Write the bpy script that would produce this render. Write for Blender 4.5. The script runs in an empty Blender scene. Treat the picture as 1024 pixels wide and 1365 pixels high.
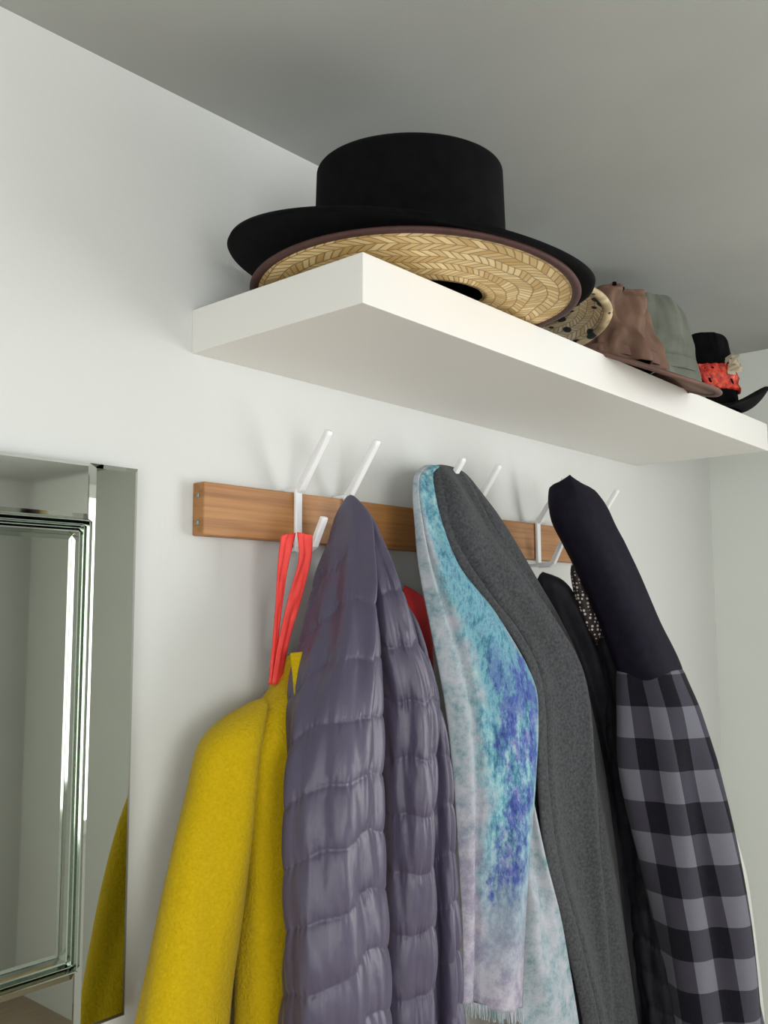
import bpy, bmesh, math, random
from mathutils import Vector, Matrix, noise
random.seed(3)
PI=math.pi
coll=bpy.context.scene.collection
# ------------------------------------------------------------------ materials
def new_mat(name):
    m=bpy.data.materials.new(name); m.use_nodes=True
    nt=m.node_tree; b=nt.nodes['Principled BSDF']; return m,nt,b
def N(nt,t,**k):
    n=nt.nodes.new(t)
    for a,v in k.items(): setattr(n,a,v)
    return n
def setin(n,**k):
    for a,v in k.items(): n.inputs[a.replace('_',' ')].default_value=v
def ramp(nt,stops,interp='LINEAR'):
    r=N(nt,'ShaderNodeValToRGB'); r.color_ramp.interpolation=interp
    e=r.color_ramp.elements
    while len(e)<len(stops): e.new(.5)
    for i,(p,c) in enumerate(stops):
        e[i].position=p; e[i].color=(*c,1) if len(c)==3 else c
    return r
def math_n(nt,op,a,b=None,c=None,clamp=False):
    n=N(nt,'ShaderNodeMath',operation=op); n.use_clamp=clamp
    for i,x in enumerate((a,b,c)):
        if x is None: continue
        if isinstance(x,(int,float)): n.inputs[i].default_value=x
        else: nt.links.new(x,n.inputs[i])
    return n.outputs[0]
def mixc(nt,fac,a,b):
    n=N(nt,'ShaderNodeMix',data_type='RGBA')
    for i,x in ((0,fac),(6,a),(7,b)):
        if isinstance(x,(int,float)): n.inputs[i].default_value=x
        elif isinstance(x,tuple): n.inputs[i].default_value=(*x,1)
        else: nt.links.new(x,n.inputs[i])
    return n.outputs[2]
def add_bump(nt,b,h,strength=.3,dist=.002):
    n=N(nt,'ShaderNodeBump'); setin(n,Strength=strength,Distance=dist)
    nt.links.new(h,n.inputs['Height']); nt.links.new(n.outputs[0],b.inputs['Normal'])
def noise_n(nt,scale,detail=3,vec=None,rough=.5,stretch=None):
    t=N(nt,'ShaderNodeTexNoise'); setin(t,Scale=scale,Detail=detail,Roughness=rough)
    if vec is None: vec=N(nt,'ShaderNodeTexCoord').outputs['Object']
    if stretch:
        mp=N(nt,'ShaderNodeMapping'); mp.inputs['Scale'].default_value=stretch
        nt.links.new(vec,mp.inputs[0]); vec=mp.outputs[0]
    nt.links.new(vec,t.inputs['Vector']); return t.outputs[0]
def simple(name,c1,c2=None,scale=40,rough=.8,bump=.2,bscale=200,dist=.001,sheen=0,metal=0,spec=.5,stretch=None):
    m,nt,b=new_mat(name)
    c2=c2 or c1
    f=noise_n(nt,scale,4,stretch=stretch)
    r=ramp(nt,[(.3,c1),(.7,c2)]); nt.links.new(f,r.inputs[0]); nt.links.new(r.outputs[0],b.inputs['Base Color'])
    setin(b,Roughness=rough,Metallic=metal); b.inputs['Specular IOR Level'].default_value=spec
    b.inputs['Sheen Weight'].default_value=sheen
    if bump: add_bump(nt,b,noise_n(nt,bscale,3),bump,dist)
    return m
M={}
M['wall']=simple('wall_paint',(.63,.645,.628),(.66,.675,.658),3,.75,.25,60,.002)
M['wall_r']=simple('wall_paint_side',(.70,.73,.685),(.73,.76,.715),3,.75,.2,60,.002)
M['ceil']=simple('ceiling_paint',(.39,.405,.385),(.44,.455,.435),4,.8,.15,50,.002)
M['floor']=simple('floor_wood',(.35,.26,.18),(.45,.34,.24),8,.5,.1,40,.001,stretch=(1,8,1))
M['shelf']=simple('white_laminate',(.80,.79,.755),(.82,.81,.775),2,.45,.03,90,.0005)
M['white_metal']=simple('white_powder_coat',(.82,.83,.84),(.86,.87,.88),10,.4,.05,400,.0003)
M['trim']=simple('white_trim',(.8,.8,.78),(.82,.82,.8),4,.4,0)
M['black_felt']=simple('black_felt',(.0025,.0025,.003),(.005,.005,.006),60,.95,.4,500,.001,sheen=.015,spec=.08)
M['black_in']=simple('hat_lining_black',(.002,.002,.002),(.004,.004,.004),60,.9,.1,spec=.05)
M['brown_trim']=simple('brown_binding',(.055,.022,.018),(.08,.03,.025),80,.7,.3,300)
M['brown_leather']=simple('brown_suede',(.12,.068,.046),(.22,.13,.09),22,.75,.5,90,.003,spec=.3)
M['brown_under']=simple('brown_suede_dark',(.11,.058,.044),(.17,.09,.07),18,.8,.3,120,.002)
M['green_felt']=simple('grey_green_felt',(.11,.125,.095),(.17,.185,.15),25,.9,.4,250,.002,sheen=.1)
m,nt,b=new_mat('red_patterned_band'); M['red_satin']=m
n_=noise_n(nt,70,4,rough=.7); r=ramp(nt,[(.38,(.28,.012,.01)),(.5,(.62,.035,.018)),(.62,(.75,.12,.05)),(.7,(.75,.5,.3))]); nt.links.new(n_,r.inputs[0]); nt.links.new(r.outputs[0],b.inputs['Base Color']); setin(b,Roughness=.5)
M['cream']=simple('cream_feather',(.7,.6,.45),(.8,.75,.6),60,.8,.4,150)
M['red_strap']=simple('red_webbing',(.78,.04,.035),(.85,.07,.055),60,.6,.3,600,.0006)
M['red_cloth']=simple('red_cotton',(.4,.012,.015),(.5,.02,.02),30,.8,.3,300)
M['yellow']=simple('yellow_wool',(.49,.34,.003),(.56,.39,.006),300,.95,.9,360,.0025,sheen=.08,spec=.1)
M['grey_wool']=simple('grey_wool',(.038,.040,.044),(.078,.082,.088),260,.95,.7,330,.002,sheen=.08,spec=.1)
M['navy']=simple('navy_lining',(.007,.006,.013),(.011,.009,.018),80,.75,.3,300,.001,sheen=.0,spec=.12)
M['black_cloth']=simple('black_cloth',(.005,.005,.008),(.011,.011,.016),50,.7,.3,120,.002,spec=.25)
M['white_cloth']=simple('pale_cotton',(.6,.6,.56),(.68,.68,.64),20,.85,.3,200)
m,nt,b=new_mat('oiled_oak'); M['oak']=m
f1=noise_n(nt,1,6,stretch=(4,60,170),rough=.65); f2=noise_n(nt,3,3,stretch=(1,5,14))
r=ramp(nt,[(.30,(.22,.088,.026)),(.5,(.39,.18,.058)),(.70,(.49,.245,.085))]); nt.links.new(math_n(nt,'ADD',math_n(nt,'MULTIPLY',f1,.65),math_n(nt,'MULTIPLY',f2,.35)),r.inputs[0])
nt.links.new(r.outputs[0],b.inputs['Base Color']); setin(b,Roughness=.5); add_bump(nt,b,f1,.25,.001)
m,nt,b=new_mat('mirror_glass'); M['mirror']=m
setin(b,Metallic=1.0,Roughness=.015); b.inputs['Base Color'].default_value=(.42,.44,.40,1)
m,nt,b=new_mat('mirror_glass_pale'); M['mirror2']=m
setin(b,Metallic=1.0,Roughness=.04); b.inputs['Base Color'].default_value=(.66,.68,.64,1)
m,nt,b=new_mat('mirror_bead_glass'); M['bead']=m
setin(b,Metallic=1.0,Roughness=.05); b.inputs['Base Color'].default_value=(.66,.71,.65,1)
m,nt,b=new_mat('mirror_edge'); M['medge']=m
setin(b,Metallic=.3,Roughness=.25); b.inputs['Base Color'].default_value=(.25,.29,.26,1)
m,nt,b=new_mat('purple_nylon'); M['puffer']=m
b.inputs['Base Color'].default_value=(.074,.063,.108,1); setin(b,Roughness=.40); b.inputs['Sheen Weight'].default_value=.05
b.inputs['Specular IOR Level'].default_value=.45
f1=noise_n(nt,1,3,stretch=(70,70,34)); f2=noise_n(nt,24,3)
add_bump(nt,b,math_n(nt,'ADD',math_n(nt,'MULTIPLY',f1,.5),math_n(nt,'MULTIPLY',f2,.55)),.50,.005)
def straw(name,scale,light,dark,pattern=False):
    m,nt,b=new_mat(name)
    uv=N(nt,'ShaderNodeUVMap').outputs[0]
    sx=N(nt,'ShaderNodeSeparateXYZ'); nt.links.new(uv,sx.inputs[0])
    wob=math_n(nt,'MULTIPLY',math_n(nt,'SUBTRACT',noise_n(nt,16,2),.5),1.1)
    u=math_n(nt,'ADD',math_n(nt,'MULTIPLY',sx.outputs[1],scale),wob); v=math_n(nt,'MULTIPLY',sx.outputs[0],scale)
    tri=math_n(nt,'PINGPONG',u,1.0)
    s=math_n(nt,'ADD',v,math_n(nt,'MULTIPLY',tri,1.2))
    fr=math_n(nt,'FRACT',math_n(nt,'MULTIPLY',s,1.2))
    col=math_n(nt,'FLOOR',u); row=math_n(nt,'FLOOR',math_n(nt,'MULTIPLY',s,1.2))
    cb=N(nt,'ShaderNodeCombineXYZ'); nt.links.new(col,cb.inputs[0]); nt.links.new(row,cb.inputs[1])
    wn=N(nt,'ShaderNodeTexWhiteNoise',noise_dimensions='2D'); nt.links.new(cb.outputs[0],wn.inputs['Vector'])
    edge=math_n(nt,'PINGPONG',fr,.5)
    ue=math_n(nt,'PINGPONG',u,.5)
    e=math_n(nt,'MULTIPLY',math_n(nt,'MULTIPLY',edge,6,clamp=True),math_n(nt,'MULTIPLY',ue,12,clamp=True),clamp=True)
    c=mixc(nt,wn.outputs['Value'],light,dark)
    c=mixc(nt,e,tuple(x*.55 for x in dark),c)
    if pattern:
        v2=N(nt,'ShaderNodeTexVoronoi'); v2.inputs['Scale'].default_value=42
        nt.links.new(N(nt,'ShaderNodeTexCoord').outputs['Object'],v2.inputs['Vector'])
        r=ramp(nt,[(.30,(1,1,1)),(.34,(0,0,0))],'CONSTANT'); nt.links.new(v2.outputs['Distance'],r.inputs[0])
        c=mixc(nt,r.outputs[0],c,(.03,.05,.05))
    nt.links.new(c,b.inputs['Base Color']); setin(b,Roughness=.6); add_bump(nt,b,e,.6,.0015)
    return m
M['straw']=straw('woven_straw',85,(.95,.76,.42),(.64,.42,.16))
M['straw2']=straw('patterned_straw',110,(.90,.80,.58),(.74,.58,.34),True)
m,nt,b=new_mat('buffalo_plaid'); M['plaid']=m
uv=N(nt,'ShaderNodeUVMap').outputs[0]; sx=N(nt,'ShaderNodeSeparateXYZ'); nt.links.new(uv,sx.inputs[0])
a1=math_n(nt,'GREATER_THAN',math_n(nt,'FRACT',math_n(nt,'ADD',math_n(nt,'MULTIPLY',sx.outputs[0],7.0),.2)),.5)
a2=math_n(nt,'GREATER_THAN',math_n(nt,'FRACT',math_n(nt,'MULTIPLY',sx.outputs[1],1/.092)),.5)
s=math_n(nt,'MULTIPLY',math_n(nt,'ADD',a1,a2),.5)
r=ramp(nt,[(0,(.150,.150,.182)),(.35,(.048,.046,.062)),(.8,(.006,.0055,.010))],'CONSTANT'); nt.links.new(s,r.inputs[0])
nz=noise_n(nt,300,2); c=mixc(nt,math_n(nt,'MULTIPLY',nz,.12),r.outputs[0],(.07,.07,.085))
nt.links.new(c,b.inputs['Base Color']); setin(b,Roughness=.95); b.inputs['Sheen Weight'].default_value=.05; b.inputs['Specular IOR Level'].default_value=.1
add_bump(nt,b,noise_n(nt,350,3),.4,.001)
m,nt,b=new_mat('sequin_knit'); M['sequin']=m
v2=N(nt,'ShaderNodeTexVoronoi'); v2.inputs['Scale'].default_value=170; v2.inputs['Randomness'].default_value=.3
nt.links.new(N(nt,'ShaderNodeTexCoord').outputs['Object'],v2.inputs['Vector'])
r=ramp(nt,[(.0,(.85,.78,.72)),(.34,(.03,.02,.02))],'CONSTANT'); nt.links.new(v2.outputs['Distance'],r.inputs[0]); nt.links.new(r.outputs[0],b.inputs['Base Color'])
def scarf_mat(name,pale=False):
    m,nt,b=new_mat(name)
    uv=N(nt,'ShaderNodeUVMap').outputs[0]; sx=N(nt,'ShaderNodeSeparateXYZ'); nt.links.new(uv,sx.inputs[0])
    U_,V_=sx.outputs[0],sx.outputs[1]
    n1=noise_n(nt,14,6,rough=.7); n2=noise_n(nt,38,5,rough=.75); n3=noise_n(nt,95,5,rough=.75,stretch=(1,1,.45)); n4=noise_n(nt,30,6,rough=.8,stretch=(1,1,.5))
    def g(x,c,w):
        d=math_n(nt,'DIVIDE',math_n(nt,'SUBTRACT',x,c),w)
        return math_n(nt,'SUBTRACT',1.0,math_n(nt,'MULTIPLY',d,d),clamp=True)
    def sharp(x,k,off): return math_n(nt,'MULTIPLY',math_n(nt,'SUBTRACT',x,off),k,clamp=True)
    base=ramp(nt,[(.34,(.16,.26,.29)),(.48,(.32,.38,.42)),(.66,(.46,.45,.51))]); nt.links.new(n2,base.inputs[0])
    c=base.outputs[0]
    if not pale:
        jit=math_n(nt,'MULTIPLY',math_n(nt,'SUBTRACT',n1,.5),.7)
        u2=math_n(nt,'ADD',U_,jit)
        lil=ramp(nt,[(.4,(.26,.24,.32)),(.6,(.43,.41,.47))]); nt.links.new(n2,lil.inputs[0])
        low=sharp(math_n(nt,'MULTIPLY',V_,-1),8,.20)
        c=mixc(nt,low,c,lil.outputs[0])
        tq=ramp(nt,[(.36,(.05,.14,.23)),(.47,(.12,.30,.38)),(.56,(.23,.44,.50)),(.68,(.42,.53,.48))]); nt.links.new(n3,tq.inputs[0])
        mt=math_n(nt,'MULTIPLY',sharp(g(u2,.62,.42),2.0,.10),sharp(math_n(nt,'ADD',V_,.46),5,.0))
        c=mixc(nt,mt,c,tq.outputs[0])
        bl=ramp(nt,[(.38,(.035,.05,.20)),(.50,(.07,.11,.35)),(.62,(.20,.21,.42))]); nt.links.new(n3,bl.inputs[0])
        mb=math_n(nt,'MULTIPLY',sharp(g(u2,.68,.27),2.5,.10),sharp(g(math_n(nt,'ADD',V_,math_n(nt,'MULTIPLY',jit,.3)),-.20,.17),2.5,.1))
        mb=math_n(nt,'MULTIPLY',mb,sharp(n4,9,.42))
        c=mixc(nt,mb,c,bl.outputs[0])
        sp=math_n(nt,'MULTIPLY',sharp(n3,14,.52),sharp(g(V_,-.02,.13),2.5,.1))
        sp=math_n(nt,'MULTIPLY',sp,sharp(g(U_,.66,.36),3,.1))
        c=mixc(nt,math_n(nt,'MULTIPLY',sp,.75),c,(.04,.14,.27))
    nt.links.new(c,b.inputs['Base Color']); setin(b,Roughness=.9); b.inputs['Specular IOR Level'].default_value=.15
    add_bump(nt,b,noise_n(nt,450,2),.35,.001)
    return m
M['scarf']=scarf_mat('watercolour_scarf'); M['scarf_pale']=scarf_mat('scarf_pale',True)
m,nt,b=new_mat('window_daylight'); M['pane']=m
b.inputs['Emission Color'].default_value=(.95,.98,1,1); b.inputs['Emission Strength'].default_value=2.0
# ------------------------------------------------------------------ mesh helpers
def mk(name,verts,faces,mat,parent=None,smooth=True,uvs=None,mats=None,fm=None):
    me=bpy.data.meshes.new(name); me.from_pydata([tuple(v) for v in verts],[],faces)
    if uvs:
        l=me.uv_layers.new(name='UVMap')
        for p in me.polygons:
            for li,k in zip(p.loop_indices,uvs[p.index]): l.data[li].uv=k
    o=bpy.data.objects.new(name,me); coll.objects.link(o)
    for x in (mats or [mat]): me.materials.append(x)
    if fm:
        for p in me.polygons: p.material_index=fm[p.index]
    for p in me.polygons: p.use_smooth=smooth
    if parent: o.parent=parent
    return o
def empty(name):
    o=bpy.data.objects.new(name,None); coll.objects.link(o); o.empty_display_size=.05; return o
def box(name,a,b,mat,parent=None,bev=0):
    bm=bmesh.new(); bmesh.ops.create_cube(bm,size=1)
    for v in bm.verts: v.co=Vector([(a[i]+b[i])/2+v.co[i]*abs(b[i]-a[i]) for i in range(3)])
    if bev: bmesh.ops.bevel(bm,geom=bm.edges[:],offset=bev,segments=3,affect='EDGES',profile=.5)
    me=bpy.data.meshes.new(name); bm.to_mesh(me); bm.free(); me.materials.append(mat)
    o=bpy.data.objects.new(name,me); coll.objects.link(o)
    if parent: o.parent=parent
    return o
def hermite(xs,ys,x):
    n=len(xs)
    if x<=xs[0]: return ys[0]
    if x>=xs[-1]: return ys[-1]
    i=0
    while x>xs[i+1]: i+=1
    def sl(k):
        if k==0: return (ys[1]-ys[0])/(xs[1]-xs[0])
        if k==n-1: return (ys[-1]-ys[-2])/(xs[-1]-xs[-2])
        return (ys[k+1]-ys[k-1])/(xs[k+1]-xs[k-1])
    h=xs[i+1]-xs[i]; t=(x-xs[i])/h
    return (2*t**3-3*t*t+1)*ys[i]+(t**3-2*t*t+t)*h*sl(i)+(-2*t**3+3*t*t)*ys[i+1]+(t**3-t*t)*h*sl(i+1)
def grid_faces(nr,nc,closed,uvf):
    faces=[];uv=[]
    for i in range(nr-1):
        for j in range(nc if closed else nc-1):
            k=(j+1)%nc
            faces.append((i*nc+j,i*nc+k,(i+1)*nc+k,(i+1)*nc+j))
            uv.append((uvf(i,j),uvf(i,j+1),uvf(i+1,j+1),uvf(i+1,j)))
    return faces,uv
def tube(name,rows,mat,parent,disp=None,nth=120,nz=180,expo=2.0,cap=.03,zshear=None,dx=0):
    """hanging cloth volume: rows of (z,x,y,a,b) in mm, top to bottom"""
    rows=[[q/1000 for q in r] for r in rows]
    zs=[-r[0] for r in rows]; vs=[]
    H=zs[-1]-zs[0]
    zz=[]
    for i in range(nz):
        t=i/(nz-1); zz.append(zs[0]+H*t)
    for i,s in enumerate(zz):
        x,y,a,b=[hermite(zs,[r[k] for r in rows],s) for k in (1,2,3,4)]
        t=(s-zs[0]); c=1.0
        if t<cap: c=math.sqrt(max(0.0004,1-(1-t/cap)**2))
        for j in range(nth):
            th=2*PI*j/nth
            ct,st=math.cos(th),math.sin(th)
            ux=math.copysign(abs(ct)**(2/expo),ct); uy=math.copysign(abs(st)**(2/expo),st)
            d=disp(th,-s,t) if disp else 0
            z=-s+(zshear(th,t) if zshear else 0)
            vs.append((x+dx+(a+d)*ux*c,min(y+(b+d)*uy*c,.826),z))
    faces,uv=grid_faces(nz,nth,True,lambda i,j:(j/nth,-zz[i]))
    n0=len(vs); vs.append(tuple(sum(vs[j][k] for j in range(nth))/nth for k in range(3)))
    for j in range(nth): faces.append((n0,(j+1)%nth,j)); uv.append(((j/nth,-zz[0]),)*3)
    return mk(name,vs,faces,mat,parent,True,uv)
def cloth(name,L,Rr,mat,parent,bulge=.02,rip=.004,ripn=3,nc=60,nr=160,thick=.003,seed=0,edge=0.0,phase=0,fold=None,flat_top=0):
    """hanging strip between two edge polylines (mm coords x,y,z)"""
    L=[[q/1000 for q in p] for p in L]; Rr=[[q/1000 for q in p] for p in Rr]
    def samp(P,t):
        xs=[i/(len(P)-1) for i in range(len(P))]
        return Vector([hermite(xs,[p[k] for p in P],t) for k in range(3)])
    vs=[];zv=[]
    for i in range(nr):
        t=i/(nr-1); l=samp(L,t); r_=samp(Rr,t)
        w=(r_-l); nrm=Vector((w.y,-w.x,0)); 
        nrm=nrm.normalized() if nrm.length>1e-5 else Vector((-.7,-.7,0))
        if nrm.y>0: nrm=-nrm
        for j in range(nc):
            s=j/(nc-1)
            k=min(1,w.length/.06)
            if flat_top: k*=min(1,t/flat_top)
            off=bulge*k*math.sin(PI*s)**.7+rip*k*math.sin(s*ripn*2*PI+phase+1.3*math.sin(t*5+seed))*min(1,t*5)
            off+=.012*k*noise.noise(Vector((s*2.5+seed,t*5,seed)))*math.sin(PI*s)
            off-=edge*k*(abs(2*s-1)**6)
            if fold: off+=fold(s,t)*k
            p=l+w*s+nrm*off; p.y=min(p.y,.822)
            vs.append(p); zv.append(p.z)
    faces,uv=grid_faces(nr,nc,False,lambda i,j:(j/(nc-1),zv[i*nc+min(j,nc-1)]))
    o=mk(name,vs,faces,mat,parent,True,uv)
    md=o.modifiers.new('solid','SOLIDIFY'); md.thickness=thick; md.offset=0
    return o
def sweep(name,pts,w,th,mat,parent,axis=Vector((1,0,0)),bev=.0015):
    pts=[Vector(p) for p in pts]; n=len(pts)
    ths=th if isinstance(th,list) else [th]*n
    vs=[]
    for i,p in enumerate(pts):
        a=(pts[i]-pts[i-1]).normalized() if i>0 else None
        b=(pts[i+1]-pts[i]).normalized() if i<n-1 else None
        t=(a+b).normalized() if a and b else (a or b)
        nn=t.cross(axis).normalized()
        k=1.0
        if a and b: k=1/max(.5,math.cos(a.angle(b)/2))
        for sx,sy in ((-1,-1),(1,-1),(1,1),(-1,1)):
            vs.append(p+axis*(w/2*sx)+nn*(ths[i]/2*sy*k))
    f=[]
    for i in range(n-1):
        for j in range(4):
            f.append((i*4+j,i*4+(j+1)%4,(i+1)*4+(j+1)%4,(i+1)*4+j))
    f.append((3,2,1,0)); f.append(tuple((n-1)*4+j for j in range(4)))
    o=mk(name,vs,f,mat,parent,False)
    md=o.modifiers.new('b','BEVEL'); md.width=bev; md.segments=3
    return o
# ------------------------------------------------------------------ room
XL,XR,YB,YF,ZF,ZC=-1.3,2.11,.834,-2.3,-1.6,.584
box('wall_back',(XL-.1,YB,ZF-.1),(XR+.1,YB+.1,ZC+.1),M['wall'])
box('wall_right',(XR,YF-.1,ZF-.1),(XR+.1,YB+.1,ZC+.1),M['wall_r'])
box('wall_left',(XL-.1,YF-.1,ZF-.1),(XL,YB+.1,ZC+.1),M['wall'])
box('wall_front',(XL-.1,YF-.1,ZF-.1),(XR+.1,YF,ZC+.1),M['wall'])
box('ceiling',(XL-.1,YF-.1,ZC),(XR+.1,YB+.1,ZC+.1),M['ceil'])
box('floor',(XL-.1,YF-.1,ZF-.1),(XR+.1,YB+.1,ZF),M['floor'])
box('baseboard_back',(XL,YB-.015,ZF),(XR,YB,ZF+.09),M['trim'])
def window(name,axis,pos,c,w,h,z,s):
    e=empty(name)
    def bx(n,u0,u1,z0,z1,d0,d1,mt):
        if axis=='x': box(n,(pos+d0,u0,z0),(pos+d1,u1,z1),mt,e)
        else: box(n,(u0,pos+d0,z0),(u1,pos+d1,z1),mt,e)
    bx('pane',c-w/2,c+w/2,z-h/2,z+h/2,0,s*.008,M['pane'])
    for i,(u0,u1,z0,z1) in enumerate(((c-w/2-.05,c-w/2,z-h/2-.05,z+h/2+.05),(c+w/2,c+w/2+.05,z-h/2-.05,z+h/2+.05),(c-w/2,c+w/2,z+h/2,z+h/2+.05),(c-w/2,c+w/2,z-h/2-.05,z-h/2),(c-.02,c+.02,z-h/2,z+h/2))):
        bx('frame_%d'%i,u0,u1,z0,z1,0,s*.03,M['trim'])
window('window_1','x',XR,-.75,1.2,1.15,-.15,-1)
window('added_fill_window_2','y',YF,-.35,1.3,1.1,-.15,1)  # unseen window, added as a second source for general fill light
window('added_fill_window_3','x',XL,-.80,1.0,1.1,-.15,1)  # made-up window on the left wall, added to brighten right wall and shelf end
# ------------------------------------------------------------------ shelf, rail, hooks
box('floating_shelf',(.631,.574,.2894),(1.731,YB,.3394),M['shelf'],None,.0008)
rail=empty('wooden_coat_rail')
box('rail_board',(.636,.814,.084),(1.50,YB,.143),M['oak'],rail,.0015)
for z in (.128,.098):
    sweep('end_screw',[(.6365,.824,z),(.634,.824,z)],.005,.005,M['medge'],rail,Vector((0,1,0)),.0008)
def hook(x):
    e=empty('coat_hook'); w=.011
    sweep('bracket',[(x,YB-.002,.1455),(x,.811,.1455),(x,.811,.0745),(x,YB-.002,.0745)],w,.005,M['white_metal'],e)
    sweep('upper_arm',[(x,.811,.146),(x,.806,.149),(x,.7615,.2085),(x,.759,.213)],w*.85,[.010,.010,.0075,.007],M['white_metal'],e,bev=.002)
    sweep('lower_arm',[(x,.811,.0745),(x,.790,.0745),(x,.783,.079),(x,.768,.107),(x,.7665,.111)],w*.85,[.008,.008,.008,.007,.007],M['white_metal'],e,bev=.002)
for x in (.775,.861,1.042,1.130,1.318,1.50): hook(x)
# ------------------------------------------------------------------ mirror
mir=empty('bevelled_wall_mirror')
X0,X1,Z0,Z1=-.10,.552,-.388,.147
box('backing',(X0+.004,.816,Z0+.004),(X1-.004,YB-.001,Z1-.004),M['medge'],mir)
def glass(n,x0,x1,z0,z1,yb,yf,bv,mt,tilt=0):
    vs=[(x0,yb,z0),(x1,yb,z0),(x1,yb,z1),(x0,yb,z1),(x0+bv,yf+tilt,z0+bv),(x1-bv,yf,z0+bv),(x1-bv,yf,z1-bv),(x0+bv,yf+tilt,z1-bv)]
    mk(n,vs,[(4,5,6,7),(0,1,5,4),(1,2,6,5),(2,3,7,6),(3,0,4,7)],mt,mir,False)
sw=.055
glass('frame_right',X1-sw,X1,Z0,Z1,.816,.812,.005,M['mirror'])
glass('frame_left',X0,X0+sw,Z0,Z1,.816,.812,.005,M['mirror'])
glass('frame_top',X0+sw,X1-sw,Z1-sw,Z1,.816,.812,.004,M['mirror2'])
glass('frame_bottom',X0+sw,X1-sw,Z0,Z0+sw,.816,.812,.004,M['mirror'])
ix0,ix1,iz0,iz1=X0+sw,X1-sw,Z0+sw,Z1-sw
glass('main_panel',ix0+.018,ix1-.018,iz0+.018,iz1-.018,.8155,.8135,.004,M['mirror'])
for k,(o_,w_) in enumerate(((0,.006),(.006,.004),(.010,.008))):
    a=o_; h=(.808,.810,.808)[k]
    glass('bead_r%d'%k,ix1-a-w_,ix1-a,iz0+a,iz1-a,.8165,h,w_*.42,M['bead'])
    glass('bead_l%d'%k,ix0+a,ix0+a+w_,iz0+a,iz1-a,.8165,h,w_*.42,M['bead'])
    glass('bead_t%d'%k,ix0+a,ix1-a,iz1-a-w_,iz1-a,.8165,h,w_*.42,M['bead'])
    glass('bead_b%d'%k,ix0+a,ix1-a,iz0+a,iz0+a+w_,.8165,h,w_*.42,M['bead'])
# ------------------------------------------------------------------ hats
def hat(name,c,ang,brim,crown,zf,mats,thick=.003,n=128,crown_top=None,dent=.02,trim=None,band=None,lining=None,underside=None,shape=(.06,.62,.88,.5),lump=.002,lean=(0,0),ridge=0):
    """brim=(a,b) crown=(a,b) half axes; zf(phi,s)->z; shape=(taper, shoulder start, z at shoulder, roundness)"""
    e=empty(name); ca,sa=math.cos(ang),math.sin(ang)
    def W(x,y,z):
        k=max(0,z-.36)
        return (c[0]+x*ca-y*sa+lean[0]*k,c[1]+x*sa+y*ca+lean[1]*k,z)
    nr=26; vs=[];
    for i in range(nr):
        s=i/(nr-1)
        for j in range(n):
            p=2*PI*j/n
            a=crown[0]+(brim[0]-crown[0])*s; b=crown[1]+(brim[1]-crown[1])*s
            vs.append(W(a*math.cos(p),b*math.sin(p),zf(p,s)))
    rr=(brim[0]+brim[1])/2
    faces,uv=grid_faces(nr,n,True,lambda i,j:(2*PI*j/n*rr*.8,i/(nr-1)*(rr-crown[0])))
    o=mk('brim',vs,faces,mats[0],e,True,uv,mats=[mats[0],underside or mats[0]])
    md=o.modifiers.new('s','SOLIDIFY'); md.thickness=thick; md.offset=0
    if underside: md.material_offset=1; md.material_offset_rim=0
    top=crown_top; rows=40; vs=[]
    tp,ts,zsf,rnd=shape
    for i in range(rows):
        t=i/(rows-1)
        if t<ts:
            q=t/ts; f=1-tp*q; zz=q*zsf
        else:
            q=(t-ts)/(1-ts)
            f=(1-tp)*(math.cos(q*PI/2)**rnd if q<1 else 0); zz=zsf+(1-zsf)*math.sin(min(1,q*1.25)*PI/2)
        for j in range(n):
            p=2*PI*j/n; x=crown[0]*f*math.cos(p); y=crown[1]*f*math.sin(p)
            z0=zf(p,0); z=z0*(1-zz)+top*zz
            if t>ts:
                r2=(x/(crown[0]*.62))**2+(y/(crown[1]*.42))**2
                z-=dent*math.exp(-r2)
            l=lump*noise.noise(Vector((math.cos(p)*2,math.sin(p)*2,t*3)))+lump*.5*noise.noise(Vector((math.cos(p)*5,math.sin(p)*5,t*6)))
            if ridge: l+=ridge*math.exp(-((t-ts*.9)/.05)**2)
            x+=l*math.cos(p); y+=l*math.sin(p)
            vs.append(W(x,y,z))
    faces,uv=grid_faces(rows,n,True,lambda i,j:(2*PI*j/n*crown[0],i/(rows-1)*.15))
    o=mk('crown',vs,faces,mats[0],e,True,uv,mats=[mats[0],lining or mats[0]])
    md=o.modifiers.new('s','SOLIDIFY'); md.thickness=thick; md.offset=-1
    if lining: md.material_offset=1
    if trim:
        vs=[]; m_=10; r=trim[1]
        for j in range(n):
            p=2*PI*j/n
            for k in range(m_):
                q=2*PI*k/m_
                vs.append(W((brim[0]+r*math.cos(q)*1.6-r)*math.cos(p),(brim[1]+r*math.cos(q)*1.6-r)*math.sin(p),zf(p,1)+r*math.sin(q)))
        fc=[(j*m_+k,((j+1)%n)*m_+k,((j+1)%n)*m_+(k+1)%m_,j*m_+(k+1)%m_) for j in range(n) for k in range(m_)]
        mk('edge_binding',vs,fc,trim[0],e)
    if band:
        vs=[]
        for i in range(8):
            t=band[1]+(band[2]-band[1])*i/7
            for j in range(n):
                p=2*PI*j/n; f=1-tp*(t/zsf)
                g=.003+(.002*math.sin(p*23+i)+.002*math.sin(i*1.9) if band[3] else 0)
                z0=zf(p,0)
                vs.append(W((crown[0]*f+g)*math.cos(p),(crown[1]*f+g)*math.sin(p),z0*(1-t)+top*t))
        fc,uv=grid_faces(8,n,True,lambda i,j:(j/n,i/8))
        o=mk('hat_band',vs,fc,band[0],e,True,uv); md=o.modifiers.new('s','SOLIDIFY'); md.thickness=.002
    return e,W
A=math.radians(-49.5)
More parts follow.
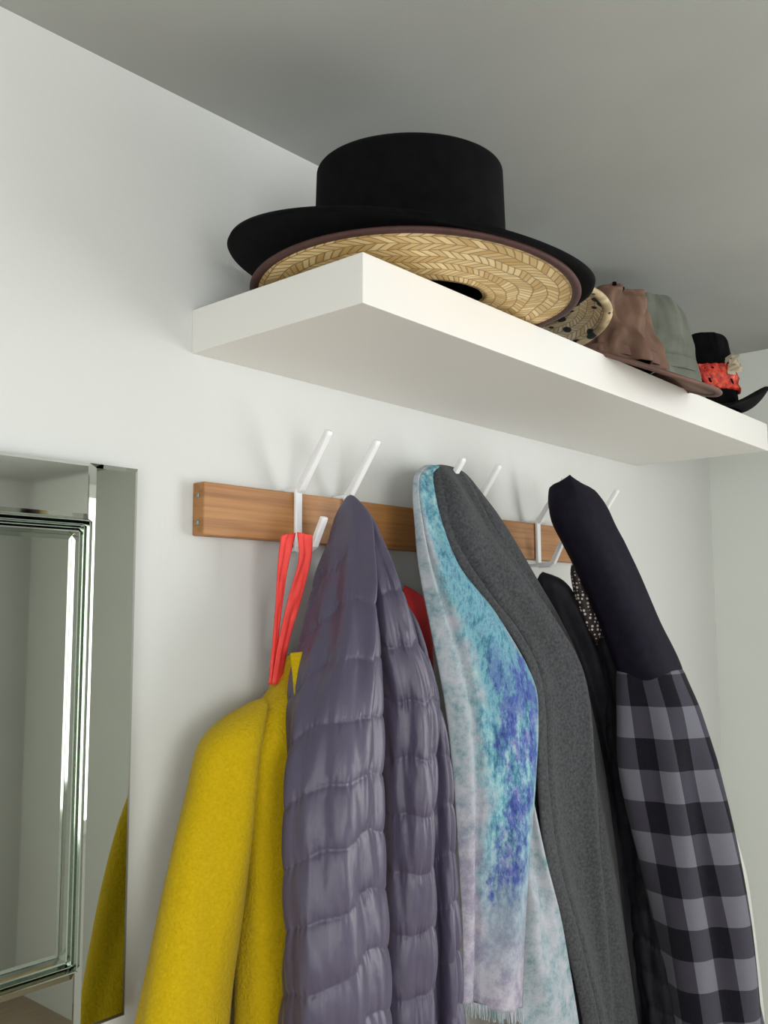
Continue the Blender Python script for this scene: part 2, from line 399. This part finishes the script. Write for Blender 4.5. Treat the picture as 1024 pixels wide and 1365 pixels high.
def z_straw(p,s):
    edge=.3515-.005*math.cos(p)-.0065*math.sin(p)-.003*math.cos(2*p)
    inner=.3495
    return inner+(edge-inner)*s**1.2
hat('straw_hat',(.785,.636),A,(.181,.160),(.078,.056),z_straw,[M['straw']],.0025,crown_top=.455,dent=.02,trim=(M['brown_trim'],.0033),lining=M['black_in'])
def z_blk(p,s):
    edge=.377-.0255*math.cos(p)+.003*math.sin(p)+.002*math.cos(2*p)-.004*max(0,-math.sin(2*p))
    inner=.3735
    return inner+(edge-inner)*s**1.5
hat('black_felt_hat',(.780,.638),A,(.202,.168),(.108,.088),z_blk,[M['black_felt']],.005,crown_top=.502,dent=.012,band=(M['black_in'],.02,.20,False),shape=(.03,.66,.90,.32),lump=.0)
def z_s2(p,s): return .398+.004*math.cos(p)*(.5+s)-.014*math.sin(p)*(.5+s)-.018*s*s
hat('patterned_straw_hat',(1.03,.662),A,(.125,.115),(.075,.07),z_s2,[M['straw2']],.003,crown_top=.45,trim=(M['straw2'],.004),lining=M['black_in'])
def z_br(p,s):
    yl=(.070+.086*s)*math.sin(p)
    return .3505+.004*(1-s)-.46*max(0,-yl-.055)-.02*s*max(0,math.cos(p))**2*max(0,-math.sin(p-.5))+.010*s*max(0,math.sin(p))
hat('brown_suede_hat',(1.245,.637),math.radians(-6),(.150,.156),(.074,.070),z_br,[M['brown_leather']],.004,crown_top=.472,dent=.035,band=(M['brown_under'],.05,.20,False),lining=M['black_in'],underside=M['brown_under'],trim=(M['brown_under'],.003),lump=.024,shape=(.14,.6,.86,.55),lean=(-.05,.1))
def z_gr(p,s): return .348-.003*s+.01*s*math.sin(p)
hat('grey_green_felt_hat',(1.515,.705),math.radians(-20),(.115,.100),(.104,.088),z_gr,[M['green_felt']],.004,crown_top=.540,dent=.0,band=(M['green_felt'],.30,.42,False),trim=(M['green_felt'],.004),shape=(.16,.45,.62,.7),lump=.010,ridge=.003,lean=(-.12,0))
def z_bk(p,s): return .352+.035*s*s*max(0,math.cos(p))+.006*s*s*math.cos(2*p)
e,W=hat('black_hat_with_red_band',(1.612,.634),math.radians(-45),(.105,.080),(.054,.048),z_bk,[M['black_felt']],.004,crown_top=.490,dent=.012,band=(M['red_satin'],.22,.54,True),trim=(M['black_felt'],.003),shape=(.14,.55,.75,.6),lump=.004,lean=(-.08,.02))
vs=[];fc=[]
for k in range(16):
    a=-1.15+.05*(k%8)-.02*k; z0=.412+.005*(k%5)
    p=Vector(W(.056*math.cos(a),.050*math.sin(a),z0)); q=Vector(W(.068*math.cos(a+.1),.063*math.sin(a+.1),z0+.010*math.sin(k*1.7)+.004))
    d=Vector((.004,.002,.005)); i=len(vs); vs+=[p-d,p+d,q+d*.7,q-d*.7]; fc.append((i,i+1,i+2,i+3))
mk('feather_trim',vs,fc,M['cream'],e,False)
# ------------------------------------------------------------------ yellow coat
nv=lambda *a: noise.noise(Vector(a))
yc=empty('yellow_wool_coat')
def dY(th,z,t): return (.006*math.sin(2*th+z*3)+.012*nv(math.cos(th)*1.3,math.sin(th)*1.3,z*3))*min(1,t*8)
tube('coat_body',[(-47,742,785,9,17),(-76,738,780,17,28),(-106,728,776,44,34),(-140,722,773,68,36),(-195,735,770,80,38),(-272,745,768,85,38),(-352,748,768,90,40),(-440,750,768,95,40),(-545,752,768,101,40),(-950,755,765,120,44)],M['yellow'],yc,dY)
def dS(th,z,t): return (.003*math.sin(3*th+z*9)+.010*nv(math.cos(th),math.sin(th)+5,z*6))*min(1,t*8)
tube('coat_sleeve',[(-92,686,770,20,22),(-112,656,768,30,28),(-136,638,768,34,32),(-184,626,768,36,34),(-256,612,768,41,34),(-325,597,768,47,34),(-400,581,767,52,34),(-456,571,766,55,34),(-690,556,765,58,34)],M['yellow'],yc,dS,cap=.045)
cloth('coat_collar',[(716,760,-46),(706,745,-77),(700,732,-115),(706,722,-160),(712,722,-230)],[(752,752,-40),(757,740,-75),(762,725,-120),(760,722,-165),(752,722,-240)],M['yellow'],yc,.008,.001,1,30,80,.005)
rs=empty('red_strap')
cloth('strap_front',[(731,766,90),(735,768,59),(722,772,11),(716,778,-30),(710,783,-80)],[(752,763,88),(754,768,59),(740,770,11),(732,778,-30),(724,783,-80)],M['red_strap'],rs,.001,.0015,1,12,60,.0015)
cloth('strap_back',[(713,773,86),(711,776,55),(712,780,11),(712,784,-30),(709,787,-80)],[(735,773,90),(727,776,55),(722,780,11),(720,784,-30),(720,787,-80)],M['red_strap'],rs,.001,.001,1,12,60,.0015)
# ------------------------------------------------------------------ puffer
pf=empty('purple_puffer_jacket')
def puff(sl,ph,amp,sp,off,sd,f2=0):
    def d(th,z,t):
        w=min(1,t*9)
        s=(z+off+sl*math.cos(th-ph)+f2*math.cos(2*(th-ph))+.016*nv(math.cos(th)*1.2+sd,math.sin(th)*1.2,z*4))/sp
        q=abs(math.sin(PI*s))
        r=amp*(q**.42-.68)
        seam=math.exp(-(q/.45)**2)
        cr=nv(th*13+sd,z*9,sd)*.0024*seam+nv(th*4+z*9,z*16,sd+9)*.0016
        cr+=.014*nv(math.cos(th)*1.7+sd,math.sin(th)*1.7,z*5)
        return (r+cr)*w
    return d
VC=math.radians(221)
tube('body_back',[(100,822,780,10,14),(40,840,780,30,22),(-60,850,778,60,28),(-200,850,775,80,32),(-500,845,772,90,34),(-850,845,770,92,36)],M['puffer'],pf,puff(.0,VC,.004,.062,.03,6.),120,240)
tube('sleeve_left',[(141,818,765,7,14),(111,815,758,14,26),(74,798,746,18,32),(29,776,734,21,38),(-30,758,722,32,42),(-86,738,712,46,45),(-148,726,703,54,47),(-208,718,698,57,48),(-299,717,695,59,49),(-416,713,690,58,49),(-514,713,690,57,49),(-800,715,690,57,47)],M['puffer'],pf,puff(-.020,VC+1.4,.0045,.060,.0,1.,.008),180,500)
tube('body_middle',[(130,823,760,9,17),(76,833,750,15,27),(31,837,738,18,32),(-31,846,728,24,37),(-93,858,720,29,41),(-162,858,718,28,42),(-229,856,716,28,41),(-328,853,714,27,40),(-458,847,710,26,39),(-565,849,706,26,38),(-850,850,706,27,38)],M['puffer'],pf,puff(.026,VC+.8,.0045,.064,.02,4.,-.008),160,480)
tube('sleeve_right',[(14,905,760,8,14),(-33,916,755,12,19),(-99,930,750,17,24),(-173,936,742,20,27),(-245,938,738,22,30),(-352,938,735,23,31),(-492,933,730,23,32),(-606,933,730,23,31),(-830,933,730,23,30)],M['puffer'],pf,puff(-.020,VC+1.0,.004,.060,.01,8.),120,380)
tube('red_apron',[(35,950,790,10,8),(18,960,785,22,14),(-16,962,785,30,18),(-120,962,785,35,20),(-600,960,785,50,22)],M['red_cloth'],None,nth=60,nz=80)
# ------------------------------------------------------------------ scarves
ps=empty('watercolour_scarf')
sL=[(1000,785,200),(975,778,194),(945,770,178),(930,760,150),(923,750,109),(919,740,52),(939,735,-33),(959,730,-127),(965,725,-220),(966,720,-310),(965,715,-398),(955,710,-469)]
sR=[(1030,786,202),(1014,780,198),(985,768,186),(968,752,161),(964,735,110),(975,715,53),(1032,700,-4),(1101,690,-89),(1099,680,-144),(1082,675,-229),(1057,670,-319),(1043,670,-408),(1024,665,-489)]
def fs(s,t): return -.007*math.exp(-((s-.22)/.045)**2)*min(1,t*4)+.004*math.sin(PI*2*max(0,s-.3))
cloth('scarf_front',sL,sR,M['scarf'],ps,.012,.004,1.5,100,240,.002,seed=2.0,phase=1,fold=fs,flat_top=.15)
cloth('scarf_tail',[(1081,700,-200),(1080,700,-328),(1075,700,-422),(1078,700,-530),(1076,700,-653)],[(1079,690,-200),(1107,680,-330),(1150,680,-436),(1187,680,-558),(1214,680,-699)],M['scarf_pale'],ps,.008,.004,1,40,100,.002,seed=7)
vs=[];fc=[]
L0=Vector((.955,.710,-.469)); R0=Vector((1.024,.665,-.489))
for k in range(60):
    s=k/59; p=L0.lerp(R0,s)+Vector((-.55,-.8,0))*(.012*math.sin(PI*s)**.7); q=p+Vector((random.uniform(-.002,.003),random.uniform(-.002,.002),-random.uniform(.010,.016)))
    d=Vector((.0005,-.0003,0)); i=len(vs); vs+=[p-d+Vector((0,0,.003)),p+d+Vector((0,0,.003)),q+d,q-d]; fc.append((i,i+1,i+2,i+3))
mk('fringe',vs,fc,M['scarf_pale'],ps,False)
gs=empty('grey_wool_scarf')
gL=[(1030,787,203),(1000,780,194),(972,762,165),(962,738,97),(1013,714,26),(1082,704,-34),(1110,692,-105),(1105,690,-234),(1116,690,-334),(1160,690,-442),(1210,690,-570),(1240,690,-713)]
gR=[(1058,790,203),(1085,786,194),(1108,778,164),(1146,760,104),(1186,742,38),(1240,735,-18),(1292,730,-84),(1338,720,-213),(1375,720,-333),(1402,715,-481),(1424,710,-644),(1445,710,-802)]
def fg(s,t):
    return (.008*math.sin(2*PI*(s*1.6-t*.9))-.007*math.exp(-((s-.12)/.025)**2)+.008*math.exp(-((s-.62+.25*t)/.045)**2)-.009*math.exp(-((s-.85+.5*t)/.035)**2))*min(1,t*4)
cloth('scarf_drape',gL,gR,M['grey_wool'],gs,.022,.004,2.3,120,240,.005,seed=5.0,edge=.006,fold=fg,flat_top=.22)
cloth('scarf_back_layer',[(x+25,min(y+28,812),z-3) for x,y,z in gL],[(x-12,min(y+22,812),z-6) for x,y,z in gR],M['grey_wool'],gs,.015,.004,1,50,140,.004,seed=9,flat_top=.2)
# ------------------------------------------------------------------ black jacket, plaid overshirt
bj=empty('black_jacket')
def dB(th,z,t): return (.006*math.sin(3*th+z*6)+.010*nv(math.cos(th)*2,math.sin(th)*2,z*8))*min(1,t*8)
tube('jacket_body',[(60,1238,755,10,14),(48,1250,750,24,24),(-38,1294,745,33,36),(-96,1320,740,40,40),(-214,1365,735,40,40),(-333,1395,735,42,42),(-449,1412,730,44,42),(-635,1425,725,46,42),(-788,1435,725,48,42)],M['black_cloth'],bj,dB)
tube('jacket_sleeve',[(-40,1300,690,10,14),(-96,1330,680,24,30),(-214,1362,675,32,36),(-333,1388,672,34,38),(-449,1404,670,36,38),(-635,1415,665,38,38),(-788,1425,665,38,38)],M['black_cloth'],bj,puff(.01,VC,.004,.045,0,3.),120,240)
sq=empty('sequin_top')
tube('sequin_drape',[(82,1278,718,8,8),(70,1280,716,20,12),(20,1293,712,22,16),(-30,1308,708,20,16),(-55,1316,706,6,8)],M['sequin'],sq,nth=60,nz=80)
pl=empty('plaid_overshirt')
def dP(th,z,t):
    w=min(1,.3+t*5)
    return (.007*math.sin(3*th+z*4+1)+.006*math.sin(5*th-z*7)+.010*nv(math.cos(th)*1.5,math.sin(th)*1.5,z*4))*w
tube('shirt_body',[(-78,1331,632,52,44),(-100,1334,630,58,48),(-148,1343,625,62,56),(-260,1369,620,68,63),(-374,1401,615,71,65),(-490,1433,610,73,66),(-621,1458,605,76,66),(-769,1475,600,80,68),(-950,1490,600,84,70)],M['plaid'],pl,dP,cap=.012,nth=160)
def dN(th,z,t): return (.003*nv(math.cos(th)*1.5,math.sin(th)*1.5,z*6)+.003*math.sin(2*th+z*10))*min(1,t*8)
def shN(th,t):
    k=max(0,1-t/.10); return -k*.016*max(0,math.cos(th-2.29))-k*.016*max(0,math.cos(th+.85))
tube('collar_lining',[(206,1256,712,44,22),(192,1256,708,50,28),(168,1254,700,56,34),(132,1256,690,59,38),(65,1281,670,61,39),(-14,1307,650,58,40),(-85,1331,632,60,42),(-110,1338,630,50,36)],M['navy'],pl,dN,cap=.007,expo=2.6,zshear=shN)
wg=empty('pale_shirt')
tube('shirt_drape',[(-330,1705,700,26,20),(-420,1715,698,52,40),(-503,1725,695,68,48),(-748,1745,690,80,52),(-950,1750,690,82,52)],M['white_cloth'],wg,nth=80,nz=90,cap=.06)
# ------------------------------------------------------------------ lights
def area(n,loc,rot,sx,sy,e,col):
    l=bpy.data.lights.new(n,'AREA'); l.shape='RECTANGLE'; l.size=sx; l.size_y=sy; l.energy=e; l.color=col
    o=bpy.data.objects.new(n,l); o.location=loc; o.rotation_euler=rot; coll.objects.link(o); return o
area('daylight_window_1',(XR-.04,-.75,-.15),(0,math.radians(90),0),1.15,1.2,19,(1,1,.975))
area('added_fill_light_2',(-.35,YF+.04,-.15),(math.radians(90),0,0),1.3,1.1,23,(1,1,.98))  # added fill in front of the invented window on the front wall
area('added_fill_light_3',(XL+.04,-.80,-.15),(0,math.radians(-90),0),1.1,1.0,10,(1,1,.98))  # added fill from the left, lifts the right wall and left-facing sides
w=bpy.data.worlds.new('World'); bpy.context.scene.world=w; w.use_nodes=True
w.node_tree.nodes['Background'].inputs[0].default_value=(.9,.95,1,1); w.node_tree.nodes['Background'].inputs[1].default_value=.5
# ------------------------------------------------------------------ camera
f=1244.0
yaw,pit,ro=math.radians(49.0),math.radians(6.1),math.radians(-0.2)
Fh=Vector((math.sin(yaw),math.cos(yaw),0)); R=Vector((math.cos(yaw),-math.sin(yaw),0)); Z=Vector((0,0,1))
F=Fh*math.cos(pit)+Z*math.sin(pit); U=-Fh*math.sin(pit)+Z*math.cos(pit)
R2=R*math.cos(ro)+U*math.sin(ro); U2=U*math.cos(ro)-R*math.sin(ro)
cd=bpy.data.cameras.new('camera'); co=bpy.data.objects.new('camera',cd); coll.objects.link(co)
cd.sensor_fit='VERTICAL'; cd.sensor_height=36; cd.lens=36*f/1365; cd.clip_start=.01
co.matrix_world=Matrix((R2,U2,-F)).transposed().to_4x4()
bpy.context.scene.camera=co
for o in list(coll.objects):
    if o.parent is None: o.location.z+=1.6
bpy.context.scene.view_settings.view_transform='Standard'
